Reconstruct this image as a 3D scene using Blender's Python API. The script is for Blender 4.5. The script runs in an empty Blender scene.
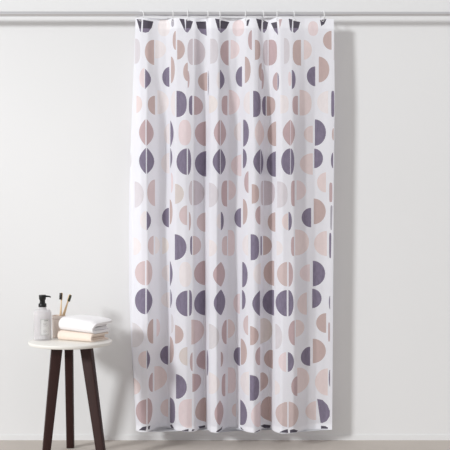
import bpy, bmesh, math, random
from mathutils import Vector, Matrix
from mathutils.geometry import delaunay_2d_cdt
C = bpy.context.scene.collection
S = bpy.context.scene
random.seed(4)

# ------------------------------------------------------------ camera, world, light, exposure
cam_d = bpy.data.cameras.new('camera'); cam = bpy.data.objects.new('camera', cam_d); C.objects.link(cam)
cam.location = (0, -4.32, 1.0); cam.rotation_euler = (math.pi/2, 0, 0)
cam_d.sensor_width = 36; cam_d.lens = 985/450*36; cam_d.shift_y = -13/450; cam_d.clip_end = 60
S.camera = cam

w = bpy.data.worlds.new('studio_ambient'); S.world = w; w.use_nodes = True
wb = w.node_tree.nodes['Background']; wb.inputs[0].default_value = (1.0, 0.985, 0.985, 1); wb.inputs[1].default_value = 0.575

def area(name, loc, target, size, power, col):
    d = bpy.data.lights.new(name, 'AREA'); d.shape = 'DISK'; d.size = size; d.energy = power; d.color = col
    o = bpy.data.objects.new(name, d); C.objects.link(o); o.location = loc
    o.rotation_euler = (Vector(target)-Vector(loc)).to_track_quat('-Z', 'Y').to_euler(); return o
area('key_softbox', (-9.6, -8.9, 5.37), (0, 0, 1.0), 2.0, 1230, (0.965, 0.985, 1.0))
sp_d = bpy.data.lights.new('window_beam', 'SPOT'); sp_d.energy = 34; sp_d.spot_size = math.radians(29); sp_d.spot_blend = 1.0; sp_d.shadow_soft_size = .3
sp = bpy.data.objects.new('window_beam', sp_d); C.objects.link(sp); sp.location = (-2.5, -1.25, 2.4)
sp.rotation_euler = (Vector((-.66, 0, 1.03))-sp.location).to_track_quat('-Z', 'Y').to_euler()
S.view_settings.view_transform = 'Standard'; S.view_settings.look = 'None'
S.view_settings.gamma = 1; S.view_settings.use_curve_mapping = False
S.view_settings.exposure = 0.0

# ------------------------------------------------------------ materials
def lin(c):
    return tuple(((v/255)/12.92 if v/255 <= .04045 else ((v/255+.055)/1.055)**2.4) for v in c)
def mat(name, rgb, rough=.6, metal=0, bump=0, bscale=200, var=0, vscale=30, trans=0, transluc=0, sheen=0, ior=1.45, stretch=None):
    m = bpy.data.materials.new(name); m.use_nodes = True
    nt = m.node_tree; n = nt.nodes; l = nt.links; b = n['Principled BSDF']; out = n['Material Output']
    c = lin(rgb)+(1,)
    b.inputs['Base Color'].default_value = c; b.inputs['Roughness'].default_value = rough
    b.inputs['Metallic'].default_value = metal; b.inputs['IOR'].default_value = ior
    b.inputs['Transmission Weight'].default_value = trans
    b.inputs['Sheen Weight'].default_value = sheen
    tc = n.new('ShaderNodeTexCoord'); mp = n.new('ShaderNodeMapping'); l.new(tc.outputs['Object'], mp.inputs[0])
    if stretch: mp.inputs['Scale'].default_value = stretch
    colsock = None
    if var:
        no = n.new('ShaderNodeTexNoise'); no.inputs['Scale'].default_value = vscale; no.inputs['Detail'].default_value = 5
        l.new(mp.outputs[0], no.inputs['Vector'])
        mx = n.new('ShaderNodeMixRGB'); mx.inputs[1].default_value = tuple(max(0, v*(1-var)) for v in c[:3])+(1,)
        mx.inputs[2].default_value = tuple(min(1, v*(1+var)) for v in c[:3])+(1,)
        l.new(no.outputs['Fac'], mx.inputs[0]); l.new(mx.outputs[0], b.inputs['Base Color']); colsock = mx.outputs[0]
    if bump:
        nb = n.new('ShaderNodeTexNoise'); nb.inputs['Scale'].default_value = bscale; nb.inputs['Detail'].default_value = 3
        l.new(mp.outputs[0], nb.inputs['Vector'])
        bu = n.new('ShaderNodeBump'); bu.inputs['Strength'].default_value = bump; bu.inputs['Distance'].default_value = .002
        l.new(nb.outputs['Fac'], bu.inputs['Height']); l.new(bu.outputs[0], b.inputs['Normal'])
    if transluc:
        t = n.new('ShaderNodeBsdfTranslucent'); t.inputs[0].default_value = c
        if colsock: l.new(colsock, t.inputs[0])
        ms = n.new('ShaderNodeMixShader'); ms.inputs[0].default_value = transluc
        l.new(b.outputs[0], ms.inputs[1]); l.new(t.outputs[0], ms.inputs[2]); l.new(ms.outputs[0], out.inputs[0])
    return m

M_wall = mat('wall_paint', (231, 231, 231), .85, bump=.05, bscale=60, var=.012, vscale=1.5)
M_floor = mat('floor_beige', (196, 188, 180), .8, bump=.15, bscale=150, var=.05, vscale=9)
M_chrome = mat('brushed_steel', (222, 222, 224), .3, metal=.85)
M_ring = mat('ring_white_plastic', (235, 235, 236), .35)
M_top = mat('stool_white_paint', (238, 235, 229), .45, var=.02, vscale=12)
M_wood = mat('dark_walnut', (45, 16, 11), .5, var=.35, vscale=30, stretch=(6, 6, .6), bump=.1, bscale=60)
M_black = mat('black_plastic', (18, 18, 19), .35)
M_glass = mat('frosted_glass', (252, 250, 251), .3, trans=.6, ior=1.12)
M_liquid = mat('clear_soap', (250, 248, 250), .2, trans=.3, ior=1.2)
M_label = mat('label_paper', (226, 225, 224), .6)
M_ink = mat('label_ink', (130, 130, 128), .6)
M_ink2 = mat('label_ink_dark', (95, 95, 95), .6)
M_cup = mat('blush_ceramic', (240, 226, 216), .4)
M_cup2 = mat('blush_ceramic_line', (176, 150, 138), .5)
M_bamboo = mat('bamboo', (219, 190, 152), .5, var=.12, vscale=80, stretch=(3, 3, .5))
M_bristle = mat('charcoal_bristles', (34, 28, 28), .8, bump=.5, bscale=900)
M_bristle2 = mat('green_bristles', (62, 68, 48), .8, bump=.5, bscale=900)
M_towel_w = mat('white_terry', (246, 244, 245), .95, bump=.7, bscale=700, sheen=.3)
M_towel_b = mat('cream_terry', (243, 227, 213), .95, bump=.7, bscale=700, sheen=.3)

# ------------------------------------------------------------ helpers
def obj(name, bm, m, parent=None, smooth=True, auto=None):
    me = bpy.data.meshes.new(name)
    bmesh.ops.recalc_face_normals(bm, faces=bm.faces)
    bm.to_mesh(me); bm.free()
    for mm in (m if isinstance(m, (list, tuple)) else [m]): me.materials.append(mm)
    if smooth:
        for p in me.polygons: p.use_smooth = True
    o = bpy.data.objects.new(name, me); C.objects.link(o)
    if parent: o.parent = parent
    if auto:
        me.set_sharp_from_angle(angle=auto)
    return o
def thing(name, label, cat, loc=(0, 0, 0), rz=0, group=None):
    o = bpy.data.objects.new(name, None); C.objects.link(o); o.location = loc; o.rotation_euler = (0, 0, rz)
    o.empty_display_size = .05
    tag(o, label, cat, group); return o
def tag(o, label, cat, group=None):
    o['label'] = label; o['category'] = cat
    if group: o['group'] = group
def lathe(prof, seg=48, bm=None):
    bm = bm or bmesh.new(); rings = []
    for r, z in prof:
        if r < 1e-6: rings.append([bm.verts.new((0, 0, z))])
        else: rings.append([bm.verts.new((r*math.cos(2*math.pi*i/seg), r*math.sin(2*math.pi*i/seg), z)) for i in range(seg)])
    for a, b in zip(rings, rings[1:]):
        for i in range(seg):
            j = (i+1) % seg
            if len(a) == 1: bm.faces.new((a[0], b[i], b[j]))
            elif len(b) == 1: bm.faces.new((a[i], a[j], b[0]))
            else: bm.faces.new((a[i], a[j], b[j], b[i]))
    return bm
def tube(pts, rad, seg=12, bm=None, cap=True, closed=False, flat=1.0):
    """swept round section along pts; rad a number or a list"""
    bm = bm or bmesh.new(); pts = [Vector(p) for p in pts]; n = len(pts); rings = []
    up = Vector((0.13, 0.31, .94))
    for i, p in enumerate(pts):
        a = pts[(i-1) % n] if (closed or i) else p; b = pts[(i+1) % n] if (closed or i < n-1) else p
        t = (b-a).normalized(); u = t.cross(up)
        if u.length < .1: u = t.cross(Vector((1, 0, 0)))
        u.normalize(); v = t.cross(u).normalized(); r = rad[i] if isinstance(rad, (list, tuple)) else rad
        rings.append([bm.verts.new(p+u*r*math.cos(2*math.pi*k/seg)+v*r*flat*math.sin(2*math.pi*k/seg)) for k in range(seg)])
    for i in range(n if closed else n-1):
        a, b = rings[i], rings[(i+1) % n]
        for k in range(seg): bm.faces.new((a[k], a[(k+1) % seg], b[(k+1) % seg], b[k]))
    if cap and not closed: bm.faces.new(rings[0]); bm.faces.new(rings[-1][::-1])
    return bm
def box(bm, x0, x1, y0, y1, z0, z1):
    v = [bm.verts.new(p) for p in ((x0,y0,z0),(x1,y0,z0),(x1,y1,z0),(x0,y1,z0),(x0,y0,z1),(x1,y0,z1),(x1,y1,z1),(x0,y1,z1))]
    for f in ((0,3,2,1),(4,5,6,7),(0,1,5,4),(1,2,6,5),(2,3,7,6),(3,0,4,7)): bm.faces.new([v[i] for i in f])
    return bm

# ------------------------------------------------------------ the room
def structure(name, bm, m):
    o = obj(name, bm, m, smooth=False); o['kind'] = 'structure'; return o
structure('wall_back', box(bmesh.new(), -3.2, 3.2, 0, .12, -.1, 3.0), M_wall)
structure('floor', box(bmesh.new(), -3.2, 3.2, -4.6, 0, -.1, 0), M_floor)
structure('baseboard_back', box(bmesh.new(), -3.2, 3.2, -.004, 0, 0, .022), M_wall)

# ------------------------------------------------------------ rail
ROD_Y, ROD_Z = -.070, 1.8545
rod = thing('curtain_rail', 'slim brushed steel shower rail running across the wall above the curtain', 'curtain rail', (0, ROD_Y, ROD_Z))
def xtube(x0, x1, r, seg=32):
    bm = bmesh.new(); n = 1
    return tube([(x0, 0, 0), (x1, 0, 0)], r, seg, bm)
obj('outer_tube', xtube(-1.5, -.355, .0112), M_chrome, rod, auto=.6)
obj('inner_tube', xtube(-.36, 1.5, .0098), M_chrome, rod, auto=.6)
for x in (-1.5, 1.5):
    b = lathe([(0, 0), (.03, 0), (.03, .006), (.012, .012), (.012, .0695), (0, .0695)], 32)
    bmesh.ops.rotate(b, verts=b.verts, matrix=Matrix.Rotation(math.pi/2, 3, 'X'))
    bmesh.ops.translate(b, verts=b.verts, vec=(x, -ROD_Y, 0))
    obj('wall_bracket', b, M_chrome, rod, auto=.6)

# ------------------------------------------------------------ curtain
# ---- shared curtain drape maths (metres, along the rod = x, height = z)
FOLDS = [(-.401,.03),(-.384,.06),(-.358,.083),(-.328,.085),(-.311,.045),(-.286,.005),(-.252,.0),(-.235,.03),(-.209,.075),(-.166,.088),(-.128,.08),(-.111,.035),(-.090,.018),(-.077,.035),(-.064,.085),(-.030,.1),(-.009,.055),(.013,.012),(.051,.008),(.068,.04),(.090,.085),(.124,.105),(.145,.095),(.162,.035),(.196,.022),(.213,.075),(.239,.11),(.290,.11),(.320,.085),(.345,.06),(.388,.045),(.426,.045),(.460,.048)]
def _prof():
    xs=[-0.46+i*0.002 for i in range(470)]
    raw=[]
    for x in xs:
        if x<=FOLDS[0][0]: raw.append(FOLDS[0][1]); continue
        if x>=FOLDS[-1][0]: raw.append(FOLDS[-1][1]); continue
        for (a,da),(b,db) in zip(FOLDS,FOLDS[1:]):
            if a<=x<=b:
                t=(x-a)/(b-a); raw.append(da+(db-da)*t); break
    k=[math.exp(-(j/2.2)**2/2) for j in range(-6,7)]; s=sum(k)
    return [sum(k[j+6]*raw[min(max(i+j,0),len(raw)-1)] for j in range(-6,7))/s for i in range(len(raw))]
PROF=_prof()
def fold(x):
    f=(x+0.46)/0.002
    i=int(max(0,min(len(PROF)-2,math.floor(f)))); t=min(max(f-i,0),1)
    return PROF[i]*(1-t)+PROF[i+1]*t
def standoff(x,z):
    """distance of the cloth from the wall"""
    t=min(max((1.82-z)/0.55,0),1); t=t*t*(3-2*t)
    amp=0.30+0.62*t+0.36*min(max((0.9-z)/0.8,0),1)
    xx=x+0.003*math.sin(3.1*z+9*x)
    return 0.092+(fold(xx)-0.052)*amp+0.0025*math.sin(14*x+5.3*z)+0.0015*math.sin(41*x-7.7*z)

# outline of the hanging cloth: height, left edge, right edge
EDGE = [(1.834,-.3835,.4675),(1.653,-.3905,.4693),(1.482,-.3977,.4708),(1.268,-.4075,.4666),(1.095,-.4128,.4653),(.879,-.4150,.4584),(.663,-.4145,.4530),(.447,-.4057,.4533),(.233,-.3909,.4582),(.04,-.3784,.4606)]
def edge(z, k):
    for a, b in zip(EDGE, EDGE[1:]):
        if a[0] >= z >= b[0]:
            t = (a[0]-z)/(a[0]-b[0]); return a[k]*(1-t)+b[k]*t
    return EDGE[0][k] if z > EDGE[0][0] else EDGE[-1][k]
RINGX = [-0.363, -0.224, -0.158, -0.074, -0.021, 0.090, 0.163, 0.226, 0.296, 0.420]
def top_z(x):
    d = sorted(abs(x-r) for r in RINGX)[0]
    return 1.833-.0045*min(d/.03, 1)**1.5
def bot_z(x): return .066+.0015*math.sin(23*x)
HEM_TOP, HEM_BOT = 1.787, .089
# printed half moons on the cloth in millimetres: form, ink, extent left/right, bottom/top, roundness
PRINT = """
P N -379 1828 -357 1824 -360 1772 -364 1774
P N -351 1824 -308 1819 -314 1794 -328 1772 -341 1768 -353 1771
O C -288.6 -236.5 1757.6 1832.3 2
O NG -231.1 -218.9 1794.4 1829.3 2
R G -387.8 -363.1 1635.7 1744.1 3
L T -343.5 -304.8 1632.7 1740.9 2
R C -301.3 -253.7 1661.4 1741.2 2
L T -224.8 -211.1 1694.5 1776.7 2
R T -204.8 -171.7 1652.9 1737.8 2
R T -232.5 -215.3 1554.3 1668.3 2
L N -271.3 -239.7 1540.3 1625.5 2
P N -196 1830 -174 1826 -168 1771 -175 1781 -184 1801
P N -167 1825 -137 1816 -146 1786 -160 1768 -168 1771
P N -125 1815 -82 1819 -78 1757 -102 1768 -117 1787
L G2 -160.9 -137.8 1628.5 1742.2 2.5
R G2 -132.6 -84.3 1628.6 1742.2 2
R G -63.4 -28.9 1634.4 1742.6 3
P N -43 1828 -24 1825 -21 1771 -30 1780
P N -19 1822 19 1818 6 1790 -15 1768 -21 1768
L M -20.7 15.3 1630.6 1738.8 2
R P 24.1 62.8 1659.2 1741.6 2
L T -178.8 -159.2 1558.8 1638.9 2
R M -159.1 -151.4 1529.3 1604.2 2
O P 31.9 83.2 1756.5 1826.2 2
P N 93 1822 106 1825 98 1797 92 1797
P N 133 1828 158 1826 154 1773 145 1787
P N 163 1826 186 1816 179 1785 169 1770 163 1774
P N 197 1812 222 1814 227 1757 212 1776
P M 230 1823 244 1825 234 1782
L M 98.5 114.9 1693 1778.2 2
R T 128.1 151.7 1650.2 1736.9 3
L G2 163.4 183.7 1630.4 1740.9 3
R M 187.8 222.6 1630.4 1740.9 3
R G 252 276 1632.4 1743.4 3
R T 85.2 109.6 1551.4 1665.9 2
L N 45.9 73 1538.3 1625.7 2
L T 143.4 157.5 1561.6 1639.2 2
R M 158 167.2 1526.5 1616 2
P N 272 1826 288 1823 285 1769 278 1779
P N 292 1818 322 1814 314 1783 298 1766 291 1769
O P 355.9 400 1755.7 1818.6 2
P N 408 1824 436 1829 426 1807 413 1798
L T 420.8 457.5 1696.7 1778.3 2
L T 288.8 325.4 1626.3 1737.3 3
R TP 337.6 372.5 1652.8 1737.8 2
R M 467.2 472.8 1651.7 1739.5 2
R T 402.8 448.1 1556.7 1667.2 2
L N 350.7 387.4 1540.2 1624.9 2
L P -366.3 -344 1530.7 1616.2 2
R N -341.9 -317.5 1525.5 1612.1 1
R TP -379.3 -353.6 1423.7 1498.5 2
L T -329.7 -301.8 1419.2 1500.7 2
R C -292.2 -242.7 1423 1526.1 2
R N -207.6 -163 1405.4 1518.9 2.5
L C -234.4 -214 1411.1 1519.5 2
L T -116 -76.6 1521.5 1601.1 2
R N -72.9 -69.7 1499.2 1608.2 2
L C -36 -22.7 1527.2 1599.6 2
R N -21.7 -1.7 1522.2 1609.1 1
L N -154.3 -139.5 1413.3 1497.1 3
R M -132.4 -94.9 1415 1496.2 2
R CT -68.6 -30.8 1421.8 1499.1 2
L M -14.5 10.2 1416.5 1500.4 3
R P 16.4 64.5 1419.8 1527.9 2
L M 204.4 223.3 1517.5 1597.4 2
R N 224.3 230.2 1520 1594.8 2
L C 79.1 105.2 1416.5 1514.5 2
R N 119.8 153.4 1402.9 1516.4 3
L N 159 175.7 1414.9 1498.9 2.5
R T 179.9 215.3 1415.1 1499.1 2.5
R C 235.7 271.2 1418.4 1498.2 3
O P 269.3 283.1 1536.5 1598.6 2
R N 284.6 301.3 1523.5 1606.3 2
L M 286.4 310.8 1414.1 1495.4 3
R TP 318.4 371.9 1412.1 1522.7 2.5
L C 395.4 443.9 1422.4 1520.3 2
B N 455.6 469 1407.9 1520.1 2
L M -366.9 -339.1 1283.6 1396.5 1
R M -334.1 -307.1 1282.1 1396.5 1
L N -366.7 -336.9 1162 1273.4 1
R N -332.4 -304.8 1162 1273.5 1
R GG -411.6 -402.6 1188.9 1263.9 2
L C -264.7 -239.6 1292.7 1383.4 2
R N -235.6 -220.4 1279.3 1395.8 1
R N -235.5 -226.4 1188.7 1276.8 1
L C -277.6 -240 1165.7 1256.5 2
O P -199 -143.5 1283.8 1394 2
L N -207.2 -162.8 1158.5 1271 2
R N -157.7 -144 1158.6 1271.1 2
L M -128.9 -83.1 1285 1391.1 2
L N -128.9 -80.9 1152.7 1263 2
L M -47.7 -20.6 1281.2 1393.7 1
R M -18.1 5 1281.5 1394.1 1
L N -52.8 -20.6 1158.7 1270 1
R N -18.1 3.4 1158.9 1270.3 1
L P 25.8 70.5 1154.8 1247.8 2
L C 38.3 68.1 1305 1387.6 2
R N 78.1 102 1280.4 1396.3 2
R N 77 92.9 1186.8 1270.3 2
L TP 125.6 146.4 1280.7 1393.5 1
R TP 146.4 168.9 1280.7 1393.5 1
L T 183.2 218.1 1281.7 1386.9 2
L N 119.5 150.7 1158.5 1268.5 1
R N 153 165.1 1158.8 1269 1
L N 179.5 217.1 1150.1 1258.8 2
L M 244.2 277.2 1279.8 1392.2 1
L N 238.1 276.5 1157.7 1269.6 2
R M 278.7 297.5 1280.8 1392.2 1
R N 278.6 294.2 1157.7 1269.6 2
L TP 337.5 377.4 1296.6 1371.3 2
R N 386.3 433.8 1284.8 1398.2 2
R N 383.7 421.2 1188.3 1272.4 2
L TP 319.2 377.4 1159.9 1252.7 2
L T 459.3 466.6 1306.6 1360.6 2
L N 455 464.3 1188.2 1255.1 2
R G -387.9 -345.7 1018 1131.3 2
L MP -331.5 -302 1025.9 1139.8 2
L C -362.8 -335.7 923.3 1005.1 2
R N -333.7 -317 920.7 1005.1 1
R P -231.9 -221.8 1082.6 1170.4 2
R GT -213.4 -175.1 1034.9 1120.5 2
L N -273.3 -242.1 933.7 1018.1 2
R T -238.1 -225.1 945.7 1054.3 2
L MP -195.7 -161.8 943.8 1028.1 2
R M -153.6 -145 920.7 1000 2
L G2 -155.2 -140.5 1028.2 1134.2 2
R G2 -134.9 -88.3 1028.2 1135.8 2
R G -68.4 -27.2 1019.5 1125.8 2
L M -15.6 9.2 1023.4 1135.9 3
R P 15.4 47.7 1052 1137.7 2
L MP -121.6 -84.6 914.6 997.4 2
L C -35.9 -18.6 927.1 994.9 2
R N -17.6 -5.3 922 1001 2
L M 82 99.9 1080.7 1173.6 2
R T 113.5 144.7 1035.7 1118.2 2.7
R T 77 95.9 946 1056.6 2
L N 40.4 69 932.9 1016.5 2
L M 128.2 150.7 946.3 1025.6 2
L G2 151.8 163.9 1028.4 1134.2 3
R G2 167.2 213.3 1028.4 1135.4 3
L T 184 215.1 915.4 998.5 2
R G 222.2 265.3 1017.9 1130.4 2.5
L TP 241.4 267.3 923.7 994.9 2
R N 269.3 283.7 921.2 1001 2
L M 279.6 295.2 1024.4 1133.4 4
R P 304.4 348.3 1051 1135.2 2
L TP 395.6 434.2 1084.1 1170.2 2
B M 448.1 461.5 1042.3 1126.4 2
R T 381.5 433.4 947.4 1057.8 2
L N 327.2 369.8 934.1 1018 2
B NG 452.9 463.1 922.6 1028.4 2
R C -394.5 -357.6 813.9 891.5 2
L MP -329.2 -307.4 816.2 897.7 2
R C -301.8 -282.6 818.9 893.9 2
R CT -272.3 -242.8 817.8 890.7 2
R N -214.6 -163.7 794.7 905.1 2
L MP -387 -340.9 688 791.2 2
R MP -334.7 -311.9 687 795.4 2
R N -237.5 -224.9 678.6 790.3 1
L C -275.1 -242.1 698.8 771.7 2
O C -196.1 -141.2 681 788.1 2
L N -149 -140.3 817.5 897.7 3
R MP -137.3 -102.7 815.9 898.7 2
R C -68.3 -33.9 810.4 882.1 2
L MP -13.5 9.2 812 896.2 3
R P 13.3 42.5 810.3 922.1 4
L M -132.1 -86.2 684 789.7 2
L M -51.2 -17.1 680.7 786.4 1
R M -17.1 0.3 680.7 786.4 1
L C 74 99 813.5 902.9 2
R N 109 145.3 794.9 905.6 3
B N 150.8 158.3 814.3 897.4 2
R T 163.9 201.9 814.2 897.8 2
R C 219.8 244.8 814.8 877.2 2
R N 74 96.4 677 786.1 2
L C 119.5 153.1 691.2 782.1 2
L T 165.7 210.6 683.3 791.3 2
L TM 221.2 262.9 685.2 788.6 2
R M 269.5 288.3 684.2 788.6 2
L M 279.4 292.8 813.4 895.7 3
R TP 297.6 360.1 815.9 926.2 2.3
L TP 382.5 438.1 810.6 918.4 2
B N 447.8 457.5 801.4 910.2 2
L P 317.1 363.7 701.5 776.1 2
R N 377.1 430.8 680.5 790.7 2
L N -387.1 -339.1 564.5 675.2 2
R N -334 -311.3 564.6 675.3 1
R GG -400.1 -345.5 417.4 523.4 2
L T -331.2 -308.7 435.1 540.9 2
R P -296 -282.3 460.2 538.2 2
L C -278 -240.1 584.3 652.2 2
R N -236 -228 584 668.4 1
R GG -231.7 -220.1 476.8 560 2
L N -210.4 -159.9 556.1 665.7 2
R T -213.8 -176.3 437.6 517.3 2
R N -152.3 -140.1 558.5 668.2 3
L N -131.6 -85.7 553.3 662.3 2
L N -48.1 -17.1 557.8 668.9 1
R N -17.1 1.4 557.8 668.9 1
R MP -143.2 -89.9 435.6 541.9 2
R GG -68.2 -23.7 416.5 524 2
L M -14.5 6.6 428.7 533.8 2
R TP 12.8 43.6 453.7 535.5 2
L P 36.3 64 560.2 648.1 2
R N 73 87.9 581.6 665 2
L N 115.4 149.2 556.3 666.5 1
L N 161.4 210.2 555.7 665.7 2
L N 215.6 261.2 558.6 670 2
R N 268.3 290 558.6 670 2
L MP 77.9 98.3 476.3 560.1 2
R T 106.8 143.1 435 516 2
R GT 151.1 202.9 435.6 543.8 2.5
R G 215 242.4 416.1 523.4 2
L M 267.6 294.6 435.9 541.8 2
L TP 306 350.3 560.6 655.7 2
R N 374.4 415.2 586.8 670.3 2
L T 391.8 434.5 480.8 565.3 2
R TP 299.4 339.2 470.9 544 2
L N 446.4 451.5 581.4 640.1 2
B M 443.2 450.8 443.3 525.7 2
L TP -370.7 -335.1 335.4 408.7 2
R N -332 -319.5 330.3 412.8 1
L N -282.5 -247.6 335.8 418 2
R T -238.3 -219.6 346.4 462.1 2
L M -325.1 -310.5 228.4 310.3 2
R TP -304.3 -252.1 228.3 333.9 2
L GT -196 -159.9 346.8 426 2
R N -209.4 -162.4 202.6 307.8 2
R TP -401.4 -359.2 215.8 288.1 2
L M -149.8 -138.1 321.9 402.2 2
L M -122.4 -85.7 319.4 402.1 2
R N -77.6 -71 294.8 409 2
R M -18.1 -7.9 338.2 403.1 2
R M -139.1 -102.8 233.6 311.2 2
R C -69.9 -22.1 224.9 318 2
L M -14.5 1.4 206.2 303.1 3
R P 12.8 46.7 213.7 325.9 4
L N 37.3 64.4 336.5 416.8 2
R T 67.9 93.2 343.9 456.5 2
L M 127.9 150.1 346.7 424.9 2
L T 168.3 205.5 326.6 405.6 2
L P 226.6 258.4 324.9 407.8 2
R N 265.4 291.4 324.9 407.9 2
L C 65.4 101.1 221.8 323.1 2
R N 105.1 146 201 309.3 3
R T 151.3 187.3 231.1 310.4 2
R C 211.9 233.4 221.6 282.6 2
L N 322.5 365.2 340.2 422.5 2
R T 376.9 433.4 350.4 456 2
R TP 306.1 362.1 230.8 339.8 2
L TP 386.5 441.3 210.8 328.2 2
L M 279.6 306.6 220.5 304 2
L N 445.9 451.5 249.7 323.6 2
L M -381.5 -334.3 97.5 203.3 2
R M -329.3 -311.4 97.7 208.1 2
P N -368 70 -351 86 -333 90 -336 71
P N -328 88 -319 88 -322 73 -327 75
L TP -281.1 -247.8 107.5 185.4 2
R N -238.4 -213.4 87.8 196.5 3
P N -238 76 -230 83 -218 70 -232 61
L P -198.6 -141.1 81.7 204.8 3
L T -127 -82.1 92.4 198.1 2
P N -188 68 -155 78 -155 59 -187 57
P N -140 75 -129 75 -134 61 -142 59
P N -114 79 -86 76 -86 58 -110 66
L M -44.9 -21.6 91.7 198.6 1
R M -21.6 -6.4 91.7 198.6 1
P N -11 83 -14 70 -27 61 -40 61 -30 76 -20 77
L TP 29.5 47.8 110.7 168.3 2
R N 65.4 94 84.9 193.1 2
P N 65 77 78 71 81 61 68 58
L T 148.3 200.2 97.1 203.4 2
L P 110 152.5 85.7 190.3 2
L TM 214.9 262.7 93.2 198.2 2
R TM 268.8 312.6 91.1 199.6 2
P N 123 64 149 72 149 52 127 58
P N 151 85 197 80 194 61 170 64
P N 229 63 246 79 265 84 267 60
P N 274 80 290 83 310 73 303 58 274 62
L TP 343.9 392 105.2 187.7 2
P N 396 197 419 192 440 171 451 145 450 122 437 101 419 92 411 93
P N 413 80 432 79 444 72 441 60 413 59
"""
INK = dict(N=(138, 129, 150), NG=(182, 178, 188), T=(209, 187, 183), M=(206, 182, 184), TM=(222, 203, 200), MP=(226, 207, 207), P=(245, 229, 230),
           TP=(243, 227, 225), C=(251, 243, 243), CT=(249, 242, 238), G=(231, 226, 230), G2=(218, 208, 213), GT=(229, 219, 214), GG=(232, 228, 230))
INKS = list(INK)
CLOTH = (249, 249, 255)
def cloth_mat(name, rgb, var, dense):
    return mat(name, rgb, .75, var=var, vscale=110, bump=.3, bscale=260, transluc=dense, sheen=.15, stretch=(1, 1, .35))
panel_m = [cloth_mat('cloth_white', CLOTH, .01, .38)]+[cloth_mat('cloth_print_'+str(i+1), INK[k], .28 if k == 'N' else .06, .36) for i, k in enumerate(INKS)]
def darker(c, f): return tuple(v*f for v in c)
hem_m = [cloth_mat('hem_white', CLOTH, .01, .2)]+[cloth_mat('hem_print_'+str(i+1), darker(INK[k], .6 if k == 'N' else .97), .1, .08) for i, k in enumerate(INKS)]

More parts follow.
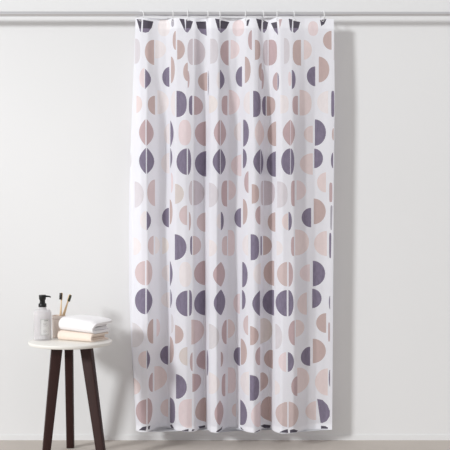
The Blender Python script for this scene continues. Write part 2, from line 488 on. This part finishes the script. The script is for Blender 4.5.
def curtain():
    vin = []; faces = []; ink = []; edges = []
    # outline
    out = []
    xs0 = [edge(.07, 1)+i*(edge(.07, 2)-edge(.07, 1))/160 for i in range(161)]
    out += [(x, bot_z(x)) for x in xs0]
    zs = [.1+i*(1.80-.1)/80 for i in range(81)]
    out += [(edge(z, 2), z) for z in zs]
    xs1 = [edge(1.83, 2)-i*(edge(1.83, 2)-edge(1.83, 1))/160 for i in range(161)]
    out += [(x, top_z(x)) for x in xs1]
    out += [(edge(z, 1), z) for z in reversed(zs)]
    vin += out; faces.append(list(range(len(out)))); ink.append(0)
    def inside(x, z):
        return edge(z, 1)+.0008 < x < edge(z, 2)-.0008 and bot_z(x)+.0008 < z < top_z(x)-.0008
    # hem seams
    for hz in (HEM_TOP, HEM_BOT):
        s = len(vin); n = 180
        vin += [(edge(hz, 1)+.0009+i*(edge(hz, 2)-edge(hz, 1)-.0018)/n, hz) for i in range(n+1)]
        edges += [(s+i, s+i+1) for i in range(n)]
    for row in PRINT.strip().splitlines():
        q = row.split(); k = q[0]; v = [float(a)/1000 for a in q[2:]]
        if k == 'P': pts = list(zip(v[0::2], v[1::2]))
        else:
            xa, xb, za, zb = v[:4]; n = v[4]*1000; zc = (za+zb)/2; h = abs(zb-za)/2; pts = []
            if k == 'L' or k == 'R':
                W = xb-xa
                for i in range(15):
                    a = -math.pi/2+math.pi*i/14
                    ex = abs(math.cos(a))**(2/n)*W if n > 1.2 else W*math.cos(a)**2; ez = math.copysign(abs(math.sin(a))**(2/max(n, 1.99)), math.sin(a))*h
                    pts.append((xb-ex if k == 'L' else xa+ex, zc+ez))
            else:
                n = 4.5 if k == 'B' else 2.4; xc = (xa+xb)/2; W = (xb-xa)/2
                for i in range(24):
                    a = 2*math.pi*i/24
                    pts.append((xc+math.copysign(abs(math.cos(a))**(2/n), math.cos(a))*W, zc+math.copysign(abs(math.sin(a))**(2/n), math.sin(a))*h))
        # stay inside the cloth
        pp = []
        for x, z in pts:
            z = min(max(z, .0675), 1.8325)
            x = min(max(x, edge(z, 1)+.001), edge(z, 2)-.001); z = min(max(z, bot_z(x)+.0006), top_z(x)-.0006)
            if not pp or math.hypot(pp[-1][0]-x, pp[-1][1]-z) > .0004: pp.append((x, z))
        if len(pp) < 3: continue
        if sum(a[0]*b[1]-b[0]*a[1] for a, b in zip(pp, pp[1:]+pp[:1])) < 0: pp.reverse()
        s = len(vin); vin += pp; faces.append(list(range(s, s+len(pp)))); ink.append(INKS.index(q[1])+1)
    # a regular grid so that the cloth can bend
    nx = 250; nz = 110
    for j in range(nz+1):
        z = .067+j*(1.833-.067)/nz
        for i in range(nx+1):
            x = -.42+i*.895/nx+(.0018 if j % 2 else 0)
            if inside(x, z): vin.append((x, z))
    V, E, Fc, ov, oe, of = delaunay_2d_cdt([Vector(p) for p in vin], edges, faces, 1, 1e-5, True)
    parts = {'panel': [], 'top_hem': [], 'bottom_hem': []}
    polys = [([tuple(vin[i]) for i in fc], k) for fc, k in zip(faces[1:], ink[1:])]
    bands = {}
    for pi, (pl, k) in enumerate(polys):
        zz = [p[1] for p in pl]
        for q in range(int(min(zz)*50), int(max(zz)*50)+1): bands.setdefault(q, []).append((pi, min(p[0] for p in pl), max(p[0] for p in pl)))
    def in_poly(pl, x, z):
        r = False; j = len(pl)-1
        for i in range(len(pl)):
            if (pl[i][1] > z) != (pl[j][1] > z) and x < (pl[j][0]-pl[i][0])*(z-pl[i][1])/(pl[j][1]-pl[i][1])+pl[i][0]: r = not r
            j = i
        return r
    for f in Fc:
        if len(f) < 3: continue
        cx = sum(V[i][0] for i in f)/len(f); cz = sum(V[i][1] for i in f)/len(f); m = 0
        for pi, xa, xb in bands.get(int(cz*50), ()):
            if xa <= cx <= xb and in_poly(polys[pi][0], cx, cz): m = polys[pi][1]
        cz = sum(V[i][1] for i in f)/len(f)
        parts['top_hem' if cz > HEM_TOP else 'bottom_hem' if cz < HEM_BOT else 'panel'].append((f, m))
    root = thing('shower_curtain', 'white shower curtain printed with pink, taupe and dark purple half moons, hanging from the rail', 'shower curtain', (.03, ROD_Y, .066))
    # cloth normals are shared over the seams
    P = [Vector((v[0], -standoff(v[0], v[1]), v[1])) for v in V]
    def nrm(v):
        e = .002; x, z = v
        dx = (standoff(x+e, z)-standoff(x-e, z))/(2*e); dz = (standoff(x, z+e)-standoff(x, z-e))/(2*e)
        return Vector((-dx, -1, -dz)).normalized()
    for name, fl in parts.items():
        ml = panel_m if name == 'panel' else hem_m
        idx = {}; vs = []
        for f, m in fl:
            for i in f:
                if i not in idx: idx[i] = len(vs); vs.append(i)
        me = bpy.data.meshes.new(name)
        tri = []
        for f, m in fl:
            t = [idx[i] for i in f]
            a, b, c = (P[i] for i in f[:3])
            if (b-a).cross(c-a).y > 0: t.reverse()
            tri.append(t)
        me.from_pydata([P[i]-root.location for i in vs], [], tri)
        for mm in ml: me.materials.append(mm)
        for p, (f, m) in zip(me.polygons, fl): p.material_index = m; p.use_smooth = True
        me.update()
        me.normals_split_custom_set_from_vertices([nrm(V[i]) for i in vs])
        o = bpy.data.objects.new(name, me); C.objects.link(o); o.parent = root
        if name != 'panel': o['label'] = 'stitched double-layer hem'
    for x in RINGX:
        z = top_z(x)-.0095
        bm = bmesh.new()
        tube([(.0052*math.cos(a*math.pi/8), 0, .0052*math.sin(a*math.pi/8)) for a in range(16)], .0011, 8, bm, closed=True)
        e = obj('eyelet', bm, M_ring, root)
        e.location = Vector((x, -standoff(x, z)-.0006, z))-root.location
    return root
curtain_root = curtain()

# ------------------------------------------------------------ curtain rings
def ring_mesh():
    n = 36; R0, R1 = .0205, .0195
    return tube([(0, R0*math.sin(2*math.pi*i/n)-.008, R1*math.cos(2*math.pi*i/n)) for i in range(n)], .0022, 10, None, closed=True)
RLAB = [
    'white curtain ring turned sideways on the rail, leftmost above the curtain',
    'white curtain ring second from the left on the rail',
    'white curtain ring third from the left on the rail',
    'white curtain ring fourth from the left on the rail',
    'white curtain ring fifth from the left on the rail',
    "white curtain ring sixth from the left, just right of the curtain's middle",
    'white curtain ring fourth from the right on the rail',
    'white curtain ring third from the right on the rail',
    'white curtain ring second from the right on the rail',
    'white curtain ring standing alone near the right edge of the curtain']
first = None
for x, lab, tw in zip(RINGX, RLAB, (.75, .1, -.1, .08, .0, -.08, .1, -.12, .06, .3)):
    if first is None:
        o = first = obj('curtain_ring', ring_mesh(), M_ring)
    else:
        o = first.copy(); C.objects.link(o)
    o.location = (x-.008*math.sin(tw), ROD_Y-.001, ROD_Z-.0085); o.rotation_euler = (0, 0, tw)
    tag(o, lab, 'curtain ring', 'white rings holding the curtain on the rail')

# ------------------------------------------------------------ stool
SX, SY, SH = -.632, -.290, .474
st = thing('stool', 'small round white-topped stool with three dark wooden legs, left of the curtain', 'stool', (SX, SY, 0))
pr = [(0, SH-.0155), (.160, SH-.0155), (.1665, SH-.0135), (.1695, SH-.008), (.170, SH-.004), (.1685, SH-.001), (.166, SH), (0, SH)]
obj('tabletop', lathe(pr, 96), M_top, st, auto=.7)
def leg(top, bot, wt, wb, tt, tb, yaw):
    bm = bmesh.new(); rings = []
    d = Vector((math.cos(yaw), math.sin(yaw), 0)); e = Vector((-math.sin(yaw), math.cos(yaw), 0))
    for k in range(7):
        t = k/6; c = Vector(top).lerp(Vector(bot), t); a = (wt+(wb-wt)*t)/2; b = (tt+(tb-tt)*t)/2; r = min(a, b)*.3
        ring = []
        for sx, sy, a0 in ((1, 1, 0), (-1, 1, 90), (-1, -1, 180), (1, -1, 270)):
            for q in (0, 30, 60, 90):
                an = math.radians(a0+q)
                ring.append(bm.verts.new(c+d*(sx*(a-r)+r*math.cos(an))+e*(sy*(b-r)+r*math.sin(an))))
        rings.append(ring)
    for a, b in zip(rings, rings[1:]):
        n = len(a)
        for i in range(n): bm.faces.new((a[i], a[(i+1) % n], b[(i+1) % n], b[i]))
    bm.faces.new(rings[0]); bm.faces.new(rings[-1][::-1])
    return bm
zt = SH-.0155
obj('leg', leg((-.049, -.035, zt), (-.089, -.075, 0), .045, .032, .036, .026, .25), M_wood, st, auto=.5)
obj('leg', leg((.069, -.035, zt), (.139, -.075, 0), .047, .034, .036, .026, -.25), M_wood, st, auto=.5)
obj('leg', leg((-.018, .07, zt), (-.024, .152, 0), .034, .031, .034, .030, 0), M_wood, st, auto=.5)

# ------------------------------------------------------------ soap dispenser
sd = thing('soap_dispenser', 'frosted clear soap bottle with a black pump and pale label', 'soap dispenser', (-.752, -.262, SH))
obj('bottle', lathe([(0, .0), (.033, 0), (.036, .003), (.0365, .008), (.0365, .108), (.0345, .117), (.028, .1235), (.018, .126), (.0155, .128), (.0155, .136),
    (.0135, .136), (.0135, .126), (.026, .121), (.032, .115), (.0335, .107), (.0335, .009), (.032, .006), (0, .006)], 64), M_glass, sd, auto=.9)
obj('liquid', lathe([(0, .0062), (.031, .0062), (.0333, .0095), (.0333, .088), (0, .088)], 48), M_liquid, sd, auto=.9)
pump = obj('pump', lathe([(0, .1352), (.0162, .1352), (.0165, .137), (.0165, .147), (.0155, .1485), (.0118, .151), (.0108, .160), (.0120, .164), (.0142, .168), (.0147, .182), (.0138, .1845), (0, .185)], 40), M_black, sd, auto=.6)
tb = tube([(.008, -.003, .1795), (.024, -.012, .1795), (.033, -.017, .179), (.0365, -.019, .1765)], [.0042, .0034, .003, .0026], 14)
obj('nozzle', tb, M_black, pump)
for a in range(1):
    bm = bmesh.new()
    obj('dip_tube', tube([(0, 0, .012), (.001, 0, .135)], .0022, 10, bm), M_label, sd)
def wrap(x0, x1, z0, z1, r, bm, n=14, c0=-math.pi/2+.10):
    g = []
    for i in range(n+1):
        a = c0+(x0+(x1-x0)*i/n)/.0365
        g.append([bm.verts.new((rr*math.cos(a), rr*math.sin(a), z)) for rr in (r, r+.0003) for z in (z0, z1)])
    for p, q in zip(g, g[1:]):
        for a, b in ((0, 1), (1, 3), (3, 2), (2, 0)): bm.faces.new((p[a], p[b], q[b], q[a]))
    bm.faces.new((g[0][0], g[0][1], g[0][3], g[0][2])); bm.faces.new((g[-1][0], g[-1][2], g[-1][3], g[-1][1]))
    return bm
lb = obj('label', wrap(-.004, .032, .023, .088, .0367, bmesh.new()), M_label, sd, smooth=False)
bm = bmesh.new()
for x0, x1, z0, z1 in ((-.004, .032, .023, .0238), (-.004, .032, .0872, .088), (-.004, -.0033, .023, .088), (.0313, .032, .023, .088)): wrap(x0, x1, z0, z1, .0371, bm)
obj('label_border', bm, M_ink, lb, smooth=False)
bm = bmesh.new()
for x in (.010, .0135, .017, .0205, .024): wrap(x, x+.0026, .0800, .0826, .0371, bm, 2)
for z, a, b in ((.071, .006, .023), (.066, .006, .020), (.060, .006, .024), (.043, .006, .018), (.038, .006, .022), (.032, .006, .017)): wrap(a, b, z, z+.0007, .0371, bm, 6)
obj('label_print', bm, M_ink2, lb, smooth=False)

# ------------------------------------------------------------ tumbler and toothbrushes
CX_, CY_ = -.698, -.178
cup = thing('tumbler', 'small pale blush toothbrush tumbler standing behind the folded towels', 'tumbler', (CX_, CY_, SH))
obj('cup_body', lathe([(0, 0), (.0255, 0), (.027, .002), (.029, .0905), (.0285, .092), (.0275, .0915), (.0268, .088), (.025, .006), (0, .005)], 48), M_cup, cup, auto=.9)
obj('rim_band', lathe([(.0287, .0775), (.0294, .0778), (.0294, .079), (.0288, .0793)], 48), M_cup2, cup)
def brush(label, base, tip, hr, face, bm_m):
    base, tip = Vector(base), Vector(tip); ax = (tip-base); L = ax.length
    t = thing('toothbrush', label, 'toothbrush', base, 0, 'toothbrushes in the tumbler')
    t.rotation_mode = 'QUATERNION'; z_ = ax.normalized(); y_ = Vector((math.sin(face), math.cos(face), 0)); x_ = y_.cross(z_).normalized(); y_ = z_.cross(x_)
    t.rotation_quaternion = Matrix((x_, y_, z_)).transposed().to_quaternion()
    zs = [0, .004, .03, L*.45, L*.62, L*.74, L*.80, L*.86, L*.97, L-.001, L]
    rs = [.003, .0052, .0062, .0062, .0052, .0034, .0033, .0054, .0058, .004, .0015]
    obj('handle', tube([(0, 0, z) for z in zs], rs, 16, None, flat=.62), M_bamboo, t)
    bm = bmesh.new(); rnd = random.Random(3)
    for i in range(9):
        for j in range(3):
            z = L*.845+i*L*.155/9.3; x = (j-1)*.0029
            tube([(x, -.0028, z), (x*1.1+rnd.uniform(-.0004, .0004), -.0125, z+rnd.uniform(-.0006, .0006))], .00135, 7, bm)
    # the tufts stand across the flat of the head
    obj('bristles', bm, bm_m, t)
    return t
brush('bamboo toothbrush with black bristles, upright, the left of the two in the tumbler', (-.694, -.186, SH+.0065), (-.6885, -.165, .660), .006, .35, M_bristle)
brush('bamboo toothbrush with greenish bristles leaning right in the tumbler', (-.707, -.176, SH+.0065), (-.652, -.17, .653), .006, -.5, M_bristle2)

# ------------------------------------------------------------ folded towels
def towel(name, label, loc, rz, W, D, th, m, layers, sag, seed, flare=0, wedge=0, tilt=0):
    """a cloth folded in nested turns, the rolled folds to the front; long side along local x"""
    rnd = random.Random(seed)
    root = thing(name, label, 'towel', loc, rz, 'folded towels on the stool')
    H = th*2*layers
    def U(k):
        # outer profile of turn k: closed outline of a U shaped sheet, open to the back
        ro = H/2-k*th; ri = ro-th*.86; zc = H/2; yb = D/2-k*.008; yf = -D/2+H/2
        o = [(yb, zc-ro)]; i_ = []
        for q in range(13):
            a = -math.pi/2-math.pi*q/12
            o.append((yf+ro*math.cos(a)*1.0, zc+ro*math.sin(a)))
            i_.append((yf+max(ri, .0004)*math.cos(a), zc+max(ri, .0004)*math.sin(a)))
        o.append((yb, zc+ro))
        ii = [(yb-.001, zc-max(ri, .0004))]+i_+[(yb-.001, zc+max(ri, .0004))]
        return o+ii[::-1]
    for k in range(layers):
        prof = U(k); bm = bmesh.new(); n = 26; rings = []
        x0 = -W/2+k*.0015+rnd.uniform(-.001, .001); x1 = W/2-k*.011+rnd.uniform(-.001, .002)
        for i in range(n+1):
            t = i/n; x = x0+(x1-x0)*t; e = min(t, 1-t)*2
            pinch = 1-.10*(1-min(e*6, 1))**2
            ring = []
            for y, z in prof:
                zz = z*pinch+.0006*math.sin(31*x+seed+y*40)*min(z/H, 1)
                if flare and t > .8 and k == 0 and z > H*.5: zz -= flare*((t-.8)/.2)**2*(.4+.6*(.5-y/D))
                if sag: zz += sag*math.sin(math.pi*t)*(z/H)
                zz = zz*(1+wedge*(1-2*t))+tilt*(t-.5)
                lip = .010*(max(t-.8, 0)/.2)**2*max(z/H-.45, 0)/.55 if flare and k == 0 else 0
                ring.append(bm.verts.new((x+lip+.0012*math.sin(60*y+seed+k), y+.0012*math.sin(25*x+2*seed), max(zz, .0004) if not tilt else zz)))
            rings.append(ring)
        for a, b in zip(rings, rings[1:]):
            m_ = len(a)
            for i in range(m_): bm.faces.new((a[i], a[(i+1) % m_], b[(i+1) % m_], b[i]))
        for rg in (rings[0], rings[-1]):
            # end caps as a strip between outer and inner outline
            h = len(rg)//2
            for i in range(h-1): bm.faces.new((rg[i], rg[i+1], rg[len(rg)-2-i], rg[len(rg)-1-i]))
        obj('fold' if k else 'outer_fold', bm, m, root, auto=1.1)
    return root, H
RZ = math.atan2(-.47, .88)
tc = (-.584, -.262)
r1, h1 = towel('folded_towel', 'folded cream towel lying flat on the white stool', (tc[0], tc[1], SH), RZ, .165, .125, .0092, M_towel_b, 2, .0, 1, wedge=.10)
r2, h2 = towel('folded_towel', 'folded white towel lying on top of the cream towel', (tc[0]+.004, tc[1]+.002, SH+h1+.0006), RZ, .168, .130, .0132, M_towel_w, 2, .0015, 5, flare=.005, wedge=.02, tilt=-.0073)
